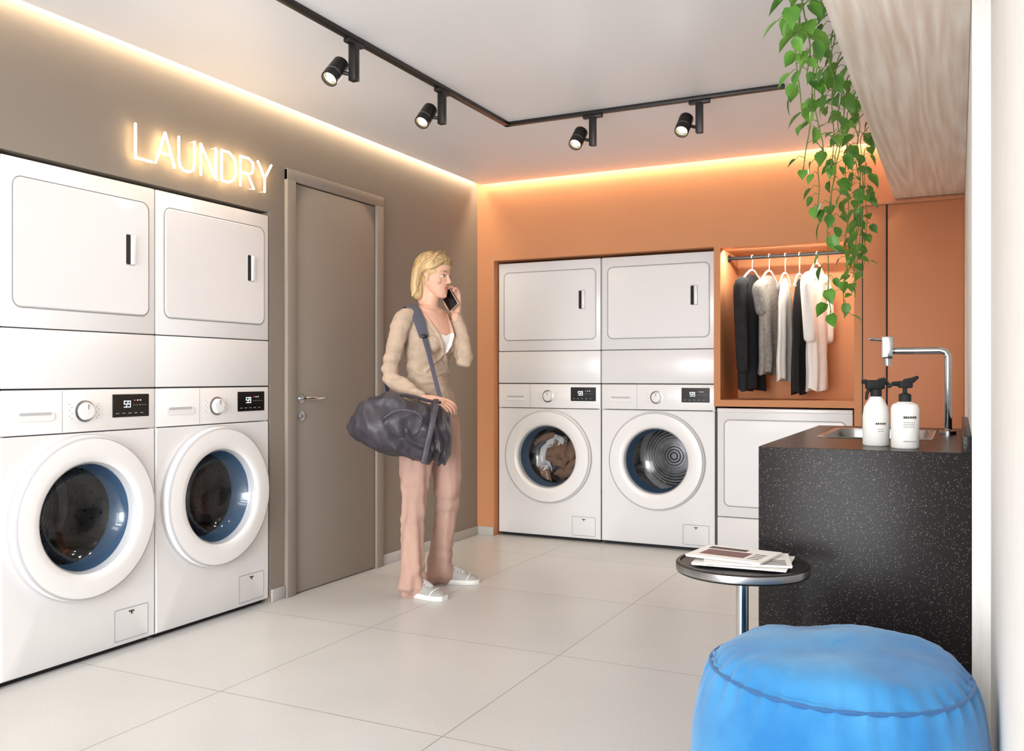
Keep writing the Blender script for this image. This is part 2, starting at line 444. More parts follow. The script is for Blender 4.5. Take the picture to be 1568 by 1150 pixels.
def laundry_stack(W, loc, rot, laundry=False):
    b = B("stacked_washer_dryer")
    D = 0.66; Ht = 1.886; zs = 1.054; zm = 1.276; zp = 0.886
    b.box((0.003, 0, zm+0.001), (W-0.003, D, Ht), M_WHITE, 0.006)
    b.box((0.003, 0, zs+0.003), (W-0.003, D, zm-0.002), M_WHITE, 0.004)
    b.box((0.006, 0.004, zs-0.01), (W-0.006, D-0.01, zm+0.02), M_DARK)
    dryer_front(b, W, zm, Ht, (1.350, 1.820), W-0.135)
    b.box((0.003, 0.012, 0.02), (0.02, D, zs-0.002), M_WHITE)
    b.box((W-0.02, 0.012, 0.02), (W-0.003, D, zs-0.002), M_WHITE)
    b.box((0.003, D-0.02, 0.02), (W-0.003, D, zs-0.002), M_WHITE)
    b.box((0.003, 0.0, zp+0.002), (W-0.003, D, zs-0.002), M_WHITE2, 0.006)
    b.box((0.02, 0.03, 0.0005), (W-0.02, D-0.03, 0.03), M_DARK)
    cx, cz, rh = W/2, 0.560, 0.235
    N = 64; inner = []; mid = []; outer = []; outb = []
    x0, x1, z0, z1 = 0.003, W-0.003, 0.022, zp-0.002
    for j in range(N):
        a = 2*pi*j/N; c_, s_ = cos(a), sin(a)
        tx = ((x1-cx)/c_ if c_ > 0 else (x0-cx)/c_) if abs(c_) > 1e-6 else 1e9
        tz = ((z1-cz)/s_ if s_ > 0 else (z0-cz)/s_) if abs(s_) > 1e-6 else 1e9
        t = min(tx, tz)
        inner.append(Vector((cx+rh*c_, 0.0, cz+rh*s_)))
        px, pz = cx+t*c_, cz+t*s_
        mid.append(Vector((px+(cx-px)*0.012, 0.0, pz+(cz-pz)*0.012)))
        outer.append(Vector((px, 0.005, pz)))
        outb.append(Vector((px, 0.03, pz)))
    for ring, yy, ins in ((mid, 0.0, 0.005), (outer, 0.005, 0), (outb, 0.03, 0)):
        for qx, qz in ((x0,z0),(x1,z0),(x0,z1),(x1,z1)):
            j = min(range(N), key=lambda i: (ring[i].x-qx)**2+(ring[i].z-qz)**2)
            ring[j] = Vector((qx+(ins if qx==x0 else -ins), yy, qz+(ins if qz==z0 else -ins)))
    V, F = loft([inner, mid, outer, outb], False); b.add(V, F, M_WHITE)
    T = Matrix.Translation((cx, 0, cz)) @ Matrix.Rotation(radians(90), 4, 'X')
    R = 0.316
    b.lathe([(R-0.004, 0.0), (R, 0.012), (R, 0.026), (R-0.004, 0.034), (R-0.012, 0.038)], M_WHITE2, T, 72)
    b.lathe([(R-0.012, 0.038), (R-0.016, 0.0385), (R-0.070, 0.042), (R-0.092, 0.040), (R-0.102, 0.032), (R-0.108, 0.018), (R-0.110, 0.0)], M_WHITE2, T, 72)
    b.lathe([(R+0.000, 0.003), (R+0.003, 0.006), (R+0.000, 0.009)], M_RIM, T, 72)
    b.lathe([(R-0.0035, 0.0345), (R-0.0075, 0.0375), (R-0.0115, 0.0388)], M_RIM, T, 72)
    b.lathe([(R-0.104, 0.031), (R-0.108, 0.0245), (R-0.1105, 0.014)], M_RIM, T, 72)
    b.lathe([(R-0.110, 0.0), (0.202, -0.012), (0.196, -0.06), (0.190, -0.08), (0.188, -0.09)], M_BLUE, T, 64)
    b.lathe([(0.235, -0.09), (0.188, -0.09)], M_DARK, T, 64)
    b.lathe([(0.205, 0.014), (0.19, -0.02), (0.165, -0.055), (0.12, -0.078), (0.06, -0.088), (0.001, -0.09)], M_GLASS, T, 48)
    b.lathe([(0.24, -0.09), (0.25, -0.14), (0.25, -0.42), (0.20, -0.43), (0.10, -0.40), (0.001, -0.40)], M_DRUM, T, 48)
    for k in range(10):
        rr = 0.02+0.02*k
        b.lathe([(rr, -0.395-0.003*k), (rr+0.004, -0.390-0.003*k), (rr+0.008, -0.395-0.003*k)], M_DRUMD, T, 32)
    for k in range(3):
        a = radians(80+120*k)
        p0 = Vector((0.22*cos(a), 0.22*sin(a), -0.14)); p1 = Vector((0.22*cos(a), 0.22*sin(a), -0.41))
        b.tube([p0, p0.lerp(p1, .5), p1], [0.02, 0.035, 0.03], M_DRUMD, 10, 0, T)
    for k in range(28):
        a = 2*pi*k/28
        for q in range(5):
            zz = -0.16-0.05*q; aa = a+(q % 2)*pi/28
            c = Vector((0.248*cos(aa), 0.248*sin(aa), zz))
            n = Vector((-cos(aa), -sin(aa), 0))
            b.cyl(c, c+n*0.002, 0.005, M_DARK, N=6, T=T)
    if laundry:
        cols = [M_GTAN, M_GWHITE, M_GTAN, M_STRAP, M_GWHITE, M_GTAN]
        for k in range(30):
            a = random.uniform(0, 2*pi); rr = random.uniform(0.0, 0.16)
            q = Matrix.Rotation(a+1.3, 3, 'Z') @ Matrix.Rotation(random.uniform(-.5, .5), 3, 'X')
            V, F = ell_vf((rr*cos(a), rr*sin(a), -0.130-0.05*random.random()), (0.085, 0.03, 0.032), 22, 12, q)
            V = [v + Vector((1,1,.4))*0.03*noise.noise(v*18) for v in V]
            b.add(V, F, cols[k % 6], T)
    T2 = Matrix.Translation((cx, 0, 0.968)) @ Matrix.Rotation(radians(90), 4, 'X')
    b.lathe([(0.042, 0.0), (0.042, 0.004), (0.034, 0.006)], M_STEEL, T2, 40)
    b.lathe([(0.034, 0.0), (0.033, 0.016), (0.028, 0.022), (0.001, 0.023)], M_WHITE2, T2, 40)
    b.box((cx-0.002, -0.0245, 0.975), (cx+0.002, -0.02, 0.995), M_SEAM)
    for k in range(6):
        for sg in (-1, 1):
            xx = cx+sg*(0.055+0.010*(k % 2))
            b.cyl((xx, -0.0005, 0.94+0.011*k), (xx, 0.001, 0.94+0.011*k), 0.0022, M_SEAM, N=8)
    dx0, dx1 = W-0.215, W-0.035
    rpanel(b, dx0, dx1, 0.938, 1.030, 0.003, 0.0, -0.0025, M_DISP, 0.001)
    digits(b, dx0+0.055, 0.978, -0.0026, 0.024)
    for k in range(5):
        b.box((dx0+0.10+0.014*k, -0.0032, 0.985), (dx0+0.108+0.014*k, -0.0024, 0.987), M_SEAM)
        b.box((dx0+0.015+0.030*k, -0.0032, 0.952), (dx0+0.030+0.030*k, -0.0024, 0.955), M_SEAM)
    for k in range(3):
        b.box((dx0+0.105+0.014*k, -0.0032, 1.003), (dx0+0.110+0.014*k, -0.0024, 1.007), M_REDDOT if k == 0 else M_DIGIT)
    b.box((0.245, -0.0006, zp+0.006), (0.2465, 0.003, zs-0.006), M_SEAM)
    rpanel(b, 0.055, 0.215, 0.935, 0.972, 0.017, 0.0, -0.004, M_WHITE2, 0.003)
    rpanel(b, 0.070, 0.200, 0.958, 0.970, 0.005, -0.001, -0.0045, M_RIM, 0.001)
    loop_tube(b, rrect_pts(W-0.205, W-0.04, 0.040, 0.165, 0.004, -0.0002), 0.0014, M_SEAM)
    b.box((W-0.135, -0.003, 0.148), (W-0.110, 0.0, 0.152), M_DARK)
    b.box((W-0.1245, -0.003, 0.138), (W-0.1205, 0.0, 0.150), M_DARK)
    return b.done(loc, rot)

laundry_stack(ML1-ML0, (0.0, ML0, 0), radians(90))
laundry_stack(ML2-ML1, (0.0, ML1, 0), radians(90))
laundry_stack(0.762, (0.134, 0.06, 0), 0, laundry=True)
laundry_stack(0.757, (0.898, 0.06, 0), 0)

b = B("tumble_dryer")
W = 0.795
b.box((0.003, 0, 0.235), (W, 0.62, 0.905), M_WHITE, 0.006)
b.box((0.003, 0, 0.025), (W, 0.62, 0.231), M_WHITE, 0.006)
b.box((0.02, 0.02, 0.0005), (W-0.02, 0.6, 0.24), M_DARK)
b.box((0.003, -0.008, 0.880), (W, 0.3, 0.906), M_WHITE2, 0.005)
dryer_front(b, W, 0.25, 0.9, (0.300, 0.835), None)
b.done((1.668, 0.045, 0), 0)

# ------------------------------------------------------------------ neon sign
b = B("neon_laundry_sign")
LT = {
 'L': [[(0,1),(0,0),(.62,0)]],
 'A': [[(0,0),(.38,1),(.76,0)], [(.14,.36),(.62,.36)]],
 'U': [[(0,1),(0,.3),(.06,.1),(.2,0),(.45,0),(.6,.1),(.66,.3),(.66,1)]],
 'N': [[(0,0),(0,1),(.66,0),(.66,1)]],
 'D': [[(0,0),(0,1),(.34,1),(.58,.86),(.68,.6),(.68,.4),(.58,.14),(.34,0),(0,0)]],
 'R': [[(0,0),(0,1),(.4,1),(.6,.9),(.64,.72),(.58,.54),(.4,.46),(0,.46)], [(.36,.46),(.66,0)]],
 'Y': [[(0,1),(.35,.48),(.70,1)], [(.35,.48),(.35,0)]]}
adv = [0.70, 0.86, 0.86, 0.86, 0.82, 0.80, 0.7]
hgt = 0.137; tot = sum(adv); sc = 0.815/tot
cur = 0
for ch, a_ in zip("LAUNDRY", adv):
    for st in LT[ch]:
        P = [Vector((0.030, -2.955+(cur+px*0.92)*sc, 1.987+pz*hgt)) for px, pz in st]
        for i in range(len(P)-1):
            b.tube([P[i], P[i+1]], 0.0052, M_NEON, 10)
    b.cyl((0.0005, P[-1].y, P[-1].z), (0.030, P[-1].y, P[-1].z), 0.003, M_BASE, N=8)
    cur += a_
b.done()

# ------------------------------------------------------------------ track lights
TX, TY, TZ = 0.90, -1.33, H
b = B("ceiling_light_track")
b.box((TX-0.016, -4.4, TZ-0.018), (TX+0.016, TY+0.016, TZ), M_BLACK, 0.002)
b.box((TX-0.016, TY-0.016, TZ-0.018), (2.307, TY+0.016, TZ), M_BLACK, 0.002)
b.done()
def track_spot(x, y, alongx):
    b = B("track_spotlight")
    dx, dy = (0.05, 0.014) if alongx else (0.014, 0.05)
    b.box((x-dx-0.0, y-dy, TZ-0.036), (x+dx, y+dy, TZ-0.0185), M_BLACK, 0.003)
    b.box((x-0.016, y-0.016, TZ-0.175), (x+0.016, y+0.016, TZ-0.03), M_BLACK, 0.003)
    d = Vector((-0.05, -0.66, -0.75)).normalized()
    c = Vector((x-0.066, y-0.03, TZ-0.135))
    b.cyl((x, y, TZ-0.150), (c.x, c.y, c.z), 0.008, M_BLACK)
    q = d.to_track_quat('Z', 'Y').to_matrix().to_4x4()
    T = Matrix.Translation(c) @ q
    b.lathe([(0.001, -0.055), (0.030, -0.055), (0.034, -0.050), (0.034, 0.050), (0.033, 0.055), (0.029, 0.055), (0.026, 0.043)], M_BLACK, T, 32)
    b.lathe([(0.035, 0.018), (0.0355, 0.020), (0.035, 0.022)], M_STEEL, T, 32)
    b.lathe([(0.029, 0.050), (0.024, 0.034), (0.016, 0.030)], M_CHROME, T, 32)
    b.lathe([(0.022, 0.038), (0.012, 0.040), (0.001, 0.041)], M_LENS, T, 24)
    b.done()
    L = bpy.data.lights.new("spot_beam", 'SPOT'); L.energy = 13; L.color = (1, 0.95, 0.88)
    L.spot_size = radians(140); L.spot_blend = 1.0; L.shadow_soft_size = 0.05
    o = bpy.data.objects.new("spot_beam", L); scene.collection.objects.link(o)
    o.location = c+d*0.07; o.rotation_euler = d.to_track_quat('-Z', 'Y').to_euler()
track_spot(TX, -2.669, False); track_spot(TX, -1.998, False)
track_spot(1.377, TY, True); track_spot(1.916, TY, True)

# ------------------------------------------------------------------ overhead cabinet
b = B("overhead_wood_cabinet")
b.box((2.69, -4.6, 2.106), (3.046, -0.002, 2.36), M_WOOD, 0.002)
b.done()

# ------------------------------------------------------------------ vines
b = B("trailing_pothos_plant")
def leaf(b, p, s, yaw, pitch, roll):
    prof = [(0.0,0.0),(0.14,0.30),(0.34,0.46),(0.56,0.40),(0.78,0.22),(0.92,0.09),(1.05,0.0)]
    V = []; F = []
    for i, (t, w) in enumerate(prof):
        w *= .86
        droop = -0.25*t*t
        back = -0.10 if i == 1 else 0
        V += [Vector((-w, t+back, droop+0.22*w)), Vector((-w*.5, t+back*.4, droop+0.05*w)), Vector((0, t, droop)), Vector((w*.5, t+back*.4, droop+0.05*w)), Vector((w, t+back, droop+0.22*w))]
    for i in range(len(prof)-1):
        for j in range(4):
            a = i*5+j; F.append((a, a+1, a+6, a+5))
    T = Matrix.Translation(p) @ Matrix.Rotation(yaw, 4, 'Z') @ Matrix.Rotation(roll, 4, 'Y') @ Matrix.Rotation(pitch, 4, 'X') @ Matrix.Scale(s, 4)
    b.add(V, F, M_LEAF, T)
vines = [(-2.92,2.08),(-2.84,2.0),(-2.74,1.99),(-2.60,1.93),(-2.50,2.0),(-2.40,1.82),(-2.20,1.72),(-2.05,1.86),(-1.9,1.42),(-1.76,1.72),(-1.62,1.60),(-1.42,1.42),(-1.15,1.58),(-0.9,1.55),(-0.62,1.68)]
for (vy, ze) in vines:
    pts = [Vector((2.78, vy+.02, 2.375)), Vector((2.70, vy, 2.385)), Vector((2.655, vy, 2.33))]
    z = 2.33; x = 2.640-random.random()*0.06; yy = vy
    while z > ze:
        z -= 0.07; x = min(2.660, max(2.56, x+random.uniform(-.018, .014))); yy += random.uniform(-.02, .02)
        pts.append(Vector((x, yy, z)))
    sp = catmull(pts, 3)
    b.tube(sp, 0.0020, M_STEM, 5)
    k = 6
    while k < len(sp):
        f = k/len(sp)
        p = sp[k]
        s = random.uniform(0.042, 0.080)*(1.08-0.32*f)
        yaw = random.uniform(0, 2*pi)
        off = Vector((-sin(yaw), cos(yaw), 0))*0.03
        if p.x+off.x*2.2 > 2.66: yaw = random.uniform(0.2*pi, 0.8*pi); off = Vector((-sin(yaw), cos(yaw), 0))*0.03
        q = p+off+Vector((0, 0, -0.004))
        b.tube([p, p+off*0.6+Vector((0,0,.008)), q], 0.0012, M_STEM, 4)
        leaf(b, q, s, yaw, radians(random.uniform(-75, -15)), random.uniform(-.5, .5))
        k += random.choice([1, 2, 2, 2])
b.done(recalc=False, ang=80)

# ------------------------------------------------------------------ sink counter
b = B("terrazzo_sink_counter")
cx0, cx1, cy0, cy1, ct = 2.50, 3.046, -2.915, -1.65, 0.90
sx0, sx1, sy0, sy1 = 2.60, 2.93, -2.42, -1.86
b.box((cx0, cy0, 0.0005), (cx1, cy0+0.03, ct), M_TERR, 0.0015)
b.box((cx0, cy0+0.03, 0.0005), (cx0+0.03, cy1, ct-0.04), M_TERR)
b.box((cx0, cy1-0.03, 0.0005), (cx1, cy1, ct-0.04), M_TERR)
b.box((cx0, cy0+0.0301, ct-0.04), (cx1, sy0, ct), M_TERR)
b.box((cx0, sy1, ct-0.04), (cx1, cy1, ct), M_TERR)
b.box((cx0, sy0, ct-0.04), (sx0, sy1, ct), M_TERR)
b.box((sx1, sy0, ct-0.04), (cx1, sy1, ct), M_TERR)
b.box((3.026, cy0, ct), (3.046, cy1, ct+0.045), M_TERR, 0.001)
b.done()
b = B("steel_sink")
def rxy(x0,x1,y0,y1,r,z): return [Vector((p.x, p.z, z)) for p in rrect_pts(x0,x1,y0,y1,r,0)]
V, F = loft([rxy(sx0-.012,sx1+.012,sy0-.012,sy1+.012,.05,ct+.001), rxy(sx0-.008,sx1+.008,sy0-.008,sy1+.008,.05,ct+.004), rxy(sx0+.008,sx1-.008,sy0+.008,sy1-.008,.05,ct+.002),
             rxy(sx0+.014,sx1-.014,sy0+.014,sy1-.014,.05,ct-.02), rxy(sx0+.025,sx1-.025,sy0+.025,sy1-.025,.05,ct-.15), rxy(sx0+.06,sx1-.06,sy0+.06,sy1-.06,.04,ct-.17)], False)
n_ = len(rxy(0,1,0,1,.1,0)); F.append(tuple(range(5*n_, 6*n_)))
b.add(V, F, M_STEEL)
b.cyl((2.765,-2.14,ct-.1695),(2.765,-2.14,ct-.166),.03,M_CHROME)
b.done()
b = B("kitchen_faucet")
fx, fy = 2.983, -2.066; c1 = ct+.0006
b.cyl((fx,fy,c1),(fx,fy,ct+.012),.026,M_CHROME)
b.tube([(fx,fy,ct+.02),(fx,fy,1.15),(fx,fy,1.172),(fx-.008,fy,1.187),(fx-.024,fy,1.192),(fx-.17,fy,1.192)], .0125, M_CHROME, 16)
b.box((fx-.215,fy-.02,1.165),(fx-.175,fy+.02,1.245),M_CHROME,.006)
b.cyl((fx-.195,fy,1.165),(fx-.195,fy,1.140),.013,M_CHROME)
b.tube([(fx-.21,fy,1.232),(fx-.255,fy,1.236)],.005,M_CHROME,8)
b.done()

def spray_bottle(x, y):
    b = B("spray_bottle")
    b.lathe([(0.001,0),(0.034,0),(0.037,0.004),(0.037,0.085),(0.033,0.112),(0.020,0.135),(0.013,0.145),(0.013,0.152)], M_PAPER, None, 32)
    b.lathe([(0.0151,0.142),(0.0155,0.146),(0.0155,0.162),(0.010,0.165)], M_DARK, None, 24)
    b.box((-0.030,-0.011,0.163),(0.024,0.011,0.190),M_DARK,.006)
    b.box((-0.040,-0.008,0.178),(-0.028,0.008,0.192),M_DARK,.002)
    b.tube([(-0.016,0,0.168),(-0.026,0,0.152),(-0.028,0,0.135)],[.006,.005,.004],M_DARK,8)
    b.tube([(0.010,0,0.185),(0.022,0,0.188),(0.034,0,0.180)],[.010,.010,.005],M_DARK,8)
    for k in range(5): b.box((-0.014+.006*k,-0.0376,0.062),(-0.010+.006*k,-0.0362,0.067),M_INK)
    for k in range(2): b.box((-0.008,-0.0376,0.048-.006*k),(0.008,-0.0364,0.0495-.006*k),M_SEAM)
    return b.done((x,y,ct+.0006), radians(24))
def pump_bottle(x, y):
    b = B("soap_pump_bottle")
    b.lathe([(0.001,0),(0.034,0),(0.037,0.004),(0.037,0.112),(0.033,0.122),(0.016,0.130),(0.014,0.133)], M_PAPER, None, 32)
    b.lathe([(0.0165,0.128),(0.0165,0.150),(0.010,0.153),(0.006,0.155),(0.006,0.172)], M_DARK, None, 24)
    b.box((-0.018,-0.010,0.168),(0.020,0.010,0.188),M_DARK,.005)
    b.tube([(-0.012,0,0.180),(-0.034,0,0.180),(-0.044,0,0.172)],[.008,.006,.005],M_DARK,8)
    b.tube([(0.0,0,0.186),(0.022,0,0.190),(0.034,0,0.198)],[.008,.008,.005],M_DARK,8)
    for k in range(6): b.box((-0.018+.006*k,-0.0378,0.084),(-0.014+.006*k,-0.0355,0.090),M_INK)
    for k in range(3): b.box((-0.018,-0.0378,0.072-.006*k),(0.012,-0.0355,0.0735-.006*k),M_SEAM)
    b.box((-0.018,-0.0378,0.02),(0.018,-0.0355,0.022),M_SEAM)
    return b.done((x,y,ct+.0006), radians(24))
spray_bottle(2.80, -2.726); pump_bottle(2.881, -2.80)

# ------------------------------------------------------------------ side table + magazines
tx, ty, tz = 2.508, -3.17, 0.616
b = B("round_side_table")
b.lathe([(0.001,tz-0.004),(0.158,tz-0.004),(0.160,tz),(0.168,tz),(0.171,tz-0.003),(0.171,tz-0.022),(0.168,tz-0.026),(0.001,tz-0.026)], M_BLACK, None, 64)
b.lathe([(0.1712,tz-0.004),(0.1722,tz-0.012),(0.1712,tz-0.021)], M_STEEL, None, 64)
b.cyl((0,0,0.012),(0,0,tz-0.026),0.016,M_CHROME)
b.lathe([(0.001,0.0),(0.135,0.0),(0.135,0.006),(0.12,0.012),(0.02,0.016),(0.001,0.016)], M_CHROME, None, 48)
b.done((tx,ty,0))
b = B("magazine_stack")
zz = 0.0
for k, (w, d, h, a, ox, oy) in enumerate([(0.235,0.19,0.006,-12,0.005,0.0),(0.215,0.17,0.006,-2,0.012,-.008),(0.20,0.165,0.007,-24,-0.02,0.01)]):
    T = Matrix.Translation((ox, oy, zz)) @ Matrix.Rotation(radians(a), 4, 'Z')
    b.box((-w/2,-d/2,0.0006),(w/2,d/2,h-.0006),M_PAPER,.001,1,T)
    b.box((-w/2-.001,-d/2-.001,h-.0008),(w/2+.001,d/2+.001,h),M_PAPER,0,1,T)
    if k == 2:
        b.box((-w*.38,-d*.30,h),(w*.22,d*.12,h+.0005),M_INK2,0,1,T)
        b.box((-w*.42,d*.20,h),(w*.10,d*.36,h+.0005),M_INK,0,1,T)
        for q in range(4): b.box((w*.27,-d*.3+q*.02,h),(w*.42,-d*.3+q*.02+.006,h+.0005),M_INK,0,1,T)
    if k == 1:
        for q in range(5): b.box((w*.1,-d*.44+q*.014,h),(w*.44,-d*.44+q*.014+.005,h+.0005),M_INK,0,1,T)
    zz += h+.0004
b.done((tx+0.0, ty-0.005, tz+0.0006), radians(15))

# ------------------------------------------------------------------ pouf
b = B("blue_velvet_pouf")
prof = [(0.001,0.0),(0.20,0.0),(0.255,0.02),(0.286,0.08),(0.299,0.17),(0.302,0.27),(0.297,0.35),(0.285,0.42),(0.268,0.468),(0.260,0.478),(0.253,0.486),(0.236,0.506),(0.21,0.519),(0.16,0.528),(0.09,0.532),(0.04,0.532),(0.001,0.532)]
P3 = catmull([(r,0,z) for r,z in prof], 3)
N = 120; rings = []
for p in P3:
    rr, z = max(p.x, .0008), p.z
    ring = []
    for j in range(N):
        a = 2*pi*j/N
        seamf = math.exp(-((z-0.471)/0.05)**2)
        pl = 0.0050*seamf*sin(a*34+2*noise.noise(Vector((cos(a)*3, sin(a)*3, 1))))
        wob = 0.012*noise.noise(Vector((cos(a)*1.4, sin(a)*1.4, z*3)))*(rr/.3)
        top = 0.018*noise.noise(Vector((rr*cos(a)*7, rr*sin(a)*7, 3.3))) if z > .485 else 0
        r2 = rr+pl+wob
        ring.append(Vector((r2*cos(a), r2*sin(a), max(0,z+top))))
    rings.append(ring)
V, F = loft(rings); b.add(V, F, M_POUF)
lp = []
for j in range(90):
    a = 2*pi*j/90
    r2 = 0.2645+0.012*noise.noise(Vector((cos(a)*1.4, sin(a)*1.4, .473*3)))*.9
    lp.append(Vector((r2*cos(a), r2*sin(a), 0.475)))
loop_tube(b, lp, 0.0042, M_POUFS)
b.done((2.780, -3.515, 0))

# ------------------------------------------------------------------ clothes
b = B("clothes_rail")
b.cyl((1.7005, 0.22, 1.852), (2.4745, 0.22, 1.852), 0.011, M_DARK)
b.cyl((1.7005, 0.22, 1.852), (1.712, 0.22, 1.852), 0.022, M_DARK)
b.cyl((2.463, 0.22, 1.852), (2.4745, 0.22, 1.852), 0.022, M_DARK)
b.done()
def garment(name, x, m, ztop, zbot, wtop, wbot, th, rot, sleeve=None, seed=0, hang=M_PAPER, strap=False):
    b = B(name)
    zr = 1.852
    hook = [(-0.0145, 0, zr-0.004), (-0.0135, 0, zr+0.006), (-0.006, 0, zr+0.0138), (0.006, 0, zr+0.0138), (0.0145, 0, zr+0.004), (0.012, 0, zr-0.014), (0, 0, zr-0.03), (0, 0, ztop+0.03)]
    b.tube(hook, 0.0025, hang, 8, 3)
    hw = wtop/2-0.01
    b.tube([(-hw, 0, ztop-0.045), (-0.05, 0, ztop+0.02), (0, 0, ztop+0.032), (0.05, 0, ztop+0.02), (hw, 0, ztop-0.045)], 0.006, hang, 8, 3)
    if strap:
        b.tube([(-hw, 0, ztop-0.045), (hw, 0, ztop-0.045)], 0.004, hang, 8)
    rings = []; n = 60; L = 22
    for i in range(L+1):
        t = i/L
        z = ztop + (zbot-ztop)*t
        sh = min(1.0, t/0.10)
        w = (wtop/2*(0.30+0.70*sh**0.6))*(1-t)+(wbot/2)*t if t < .1 else (wtop/2*(1-t)+wbot/2*t)
        if strap and t < .25: w *= 0.62+0.38*(t/.25)
        tt = th*(0.35+0.65*min(1, t/.2))*(0.7+0.5*t)
        ring = []
        for j in range(n):
            a = 2*pi*j/n
            fold = 1+0.42*min(1, t*1.6)*sin(7*a+seed+1.5*t+2*noise.noise(Vector((seed, t*2, 0))))*abs(sin(a))
            ca = math.copysign(abs(cos(a))**.8, cos(a))
            zz = z+(0.012*sin(3*a+seed) if i == L else 0)
            wv = w*(1+0.05*noise.noise(Vector((seed*3, t*4, ca))))
            ring.append(Vector((wv*ca, tt*sin(a)*fold+0.012*noise.noise(Vector((seed, t*3, 2)))*t, zz)))
        rings.append(ring)
    V, F = loft(rings); b.add(V, F, m)
    if sleeve:
        for s in (-1, 1):
            P = [(s*(wtop/2-0.05), 0, ztop-0.055), (s*(wtop/2+0.005), 0.004, ztop-0.09), (s*(wtop/2+0.018), -0.008, ztop-0.09-sleeve*.5), (s*(wtop/2+0.008), -0.012, ztop-0.09-sleeve)]
            b.tube(P, [0.034, 0.040, 0.038, 0.034], m, 14, 4)
    return b.done((x, 0.22, 0), radians(rot))
garment("black_jacket", 1.850, M_GBLACK, 1.74, 1.02, 0.34, 0.34, 0.038, 78, sleeve=0.5, seed=1)
garment("grey_tshirt", 1.955, M_GGREY, 1.73, 1.12, 0.32, 0.30, 0.028, 80, sleeve=0.14, seed=2)
garment("white_tank_top", 2.052, M_GWHITE, 1.71, 1.08, 0.24, 0.26, 0.022, 82, seed=3, strap=True)
garment("black_camisole", 2.137, M_GBLACK, 1.70, 1.0, 0.24, 0.26, 0.022, 82, seed=4, strap=True)
garment("white_blouse", 2.240, M_GWHITE, 1.76, 1.02, 0.30, 0.24, 0.034, 78, sleeve=0.34, seed=5)

# ------------------------------------------------------------------ woman
W_LOC = (0.516, -1.498, 0.0); W_ROT = radians(31.6)
woman = bpy.data.objects.new("woman", None); scene.collection.objects.link(woman)
woman.location = W_LOC; woman.rotation_euler = (0, 0, W_ROT); woman.empty_display_size = 0.2

def displace(me, fn):
    co = [v.co.copy() for v in me.vertices]; no = [v.normal.copy() for v in me.vertices]
    out = []
    for c, nn in zip(co, no):
        q = c + nn*fn(c, nn)
        out += [q.x, q.y, q.z]
    me.vertices.foreach_set("co", out); me.update()

def voxjoin(name, parts, vox, mats, labelfn=None, sm=4, parent=None, smf=0.5):
    V = []; F = []; lab = []
    for (v, f, l) in parts:
        o = len(V); V += [Vector(p) for p in v]
        for q in f: F.append(tuple(i+o for i in q)); lab.append(l)
    me = bpy.data.meshes.new(name+"_src"); me.from_pydata([tuple(p) for p in V], [], F); me.update()
    bm = bmesh.new(); bm.from_mesh(me); bmesh.ops.recalc_face_normals(bm, faces=bm.faces[:]); bm.to_mesh(me); bm.free()
    ob = bpy.data.objects.new(name+"_src", me); scene.collection.objects.link(ob)
    md = ob.modifiers.new("r", 'REMESH'); md.mode = 'VOXEL'; md.voxel_size = vox
    m2 = ob.modifiers.new("s", 'SMOOTH'); m2.factor = smf; m2.iterations = sm
    bpy.context.view_layer.update()
    dg = bpy.context.evaluated_depsgraph_get()
    nm = bpy.data.meshes.new_from_object(ob.evaluated_get(dg))
    bpy.data.objects.remove(ob); bpy.data.meshes.remove(me)
    nm.name = name
    nm.materials.clear()
    for m in mats: nm.materials.append(m)
    if len(mats) > 1:
        tree = BVHTree.FromPolygons(V, F)
        cs = [(p.center.copy(), p.normal.copy()) for p in nm.polygons]
        L = []
        for c, n in cs:
            r = tree.find_nearest(c)
            l = lab[r[2]] if r[2] is not None else 0
            if labelfn: l = labelfn(c, n, l)
            L.append(l)
    else: L = [0]*len(nm.polygons)
    nm.polygons.foreach_set("material_index", L)
    nm.polygons.foreach_set("use_smooth", [True]*len(nm.polygons))
    nm.update()
    o2 = bpy.data.objects.new(name, nm); scene.collection.objects.link(o2)
    if parent: o2.parent = parent
    return o2

FD = Vector((0.72, -0.69, 0)).normalized()
LD = Vector((0.69, 0.72, 0)).normalized()
def tsec(c, a, bd, z): return ering((c[0], c[1], z), LD*a, FD*bd, 28)

parts = []
secs = [((.012,-.005),.172,.126,.90),((.010,-.005),.166,.120,.95),((.004,-.003),.148,.106,1.02),((.0,0),.124,.090,1.10),((.0,0),.126,.092,1.16),
        ((.004,-.004),.138,.104,1.22),((.010,-.010),.148,.120,1.28),((.008,-.006),.155,.115,1.33),((.002,0),.158,.098,1.38),((0,.002),.148,.082,1.415),((0,.004),.112,.066,1.445),((.002,.004),.070,.055,1.468),((.004,.004),.05,.048,1.475)]
parts.append((*loft([tsec(c,a,d,z) for c,a,d,z in secs]), 0))
for s in (-1, 1):
    c = Vector((0.008,-0.006,1.275))+LD*(s*0.060)+FD*0.070
    parts.append((*ell_vf(c, (.056,.056,.060)), 0))
psecs = [((.012,-.005),.09,.09,.76),((.012,-.005),.150,.118,.80),((.012,-.005),.168,.122,.86),((.012,-.005),.158,.113,.92),((.010,-.005),.14,.10,.97)]
parts.append((*loft([tsec(c,a,d,z) for c,a,d,z in psecs]), 1))
parts.append((*tube_vf([(-.050,-.062,.86),(-.058,-.085,.72),(-.068,-.125,.58),(-.070,-.15,.475),(-.075,-.175,.36),(-.080,-.19,.22),(-.082,-.20,.12),(-.080,-.205,.045)],
                       [.095,.090,.076,.064,.060,.062,.066,.074], 24, 3), 1))
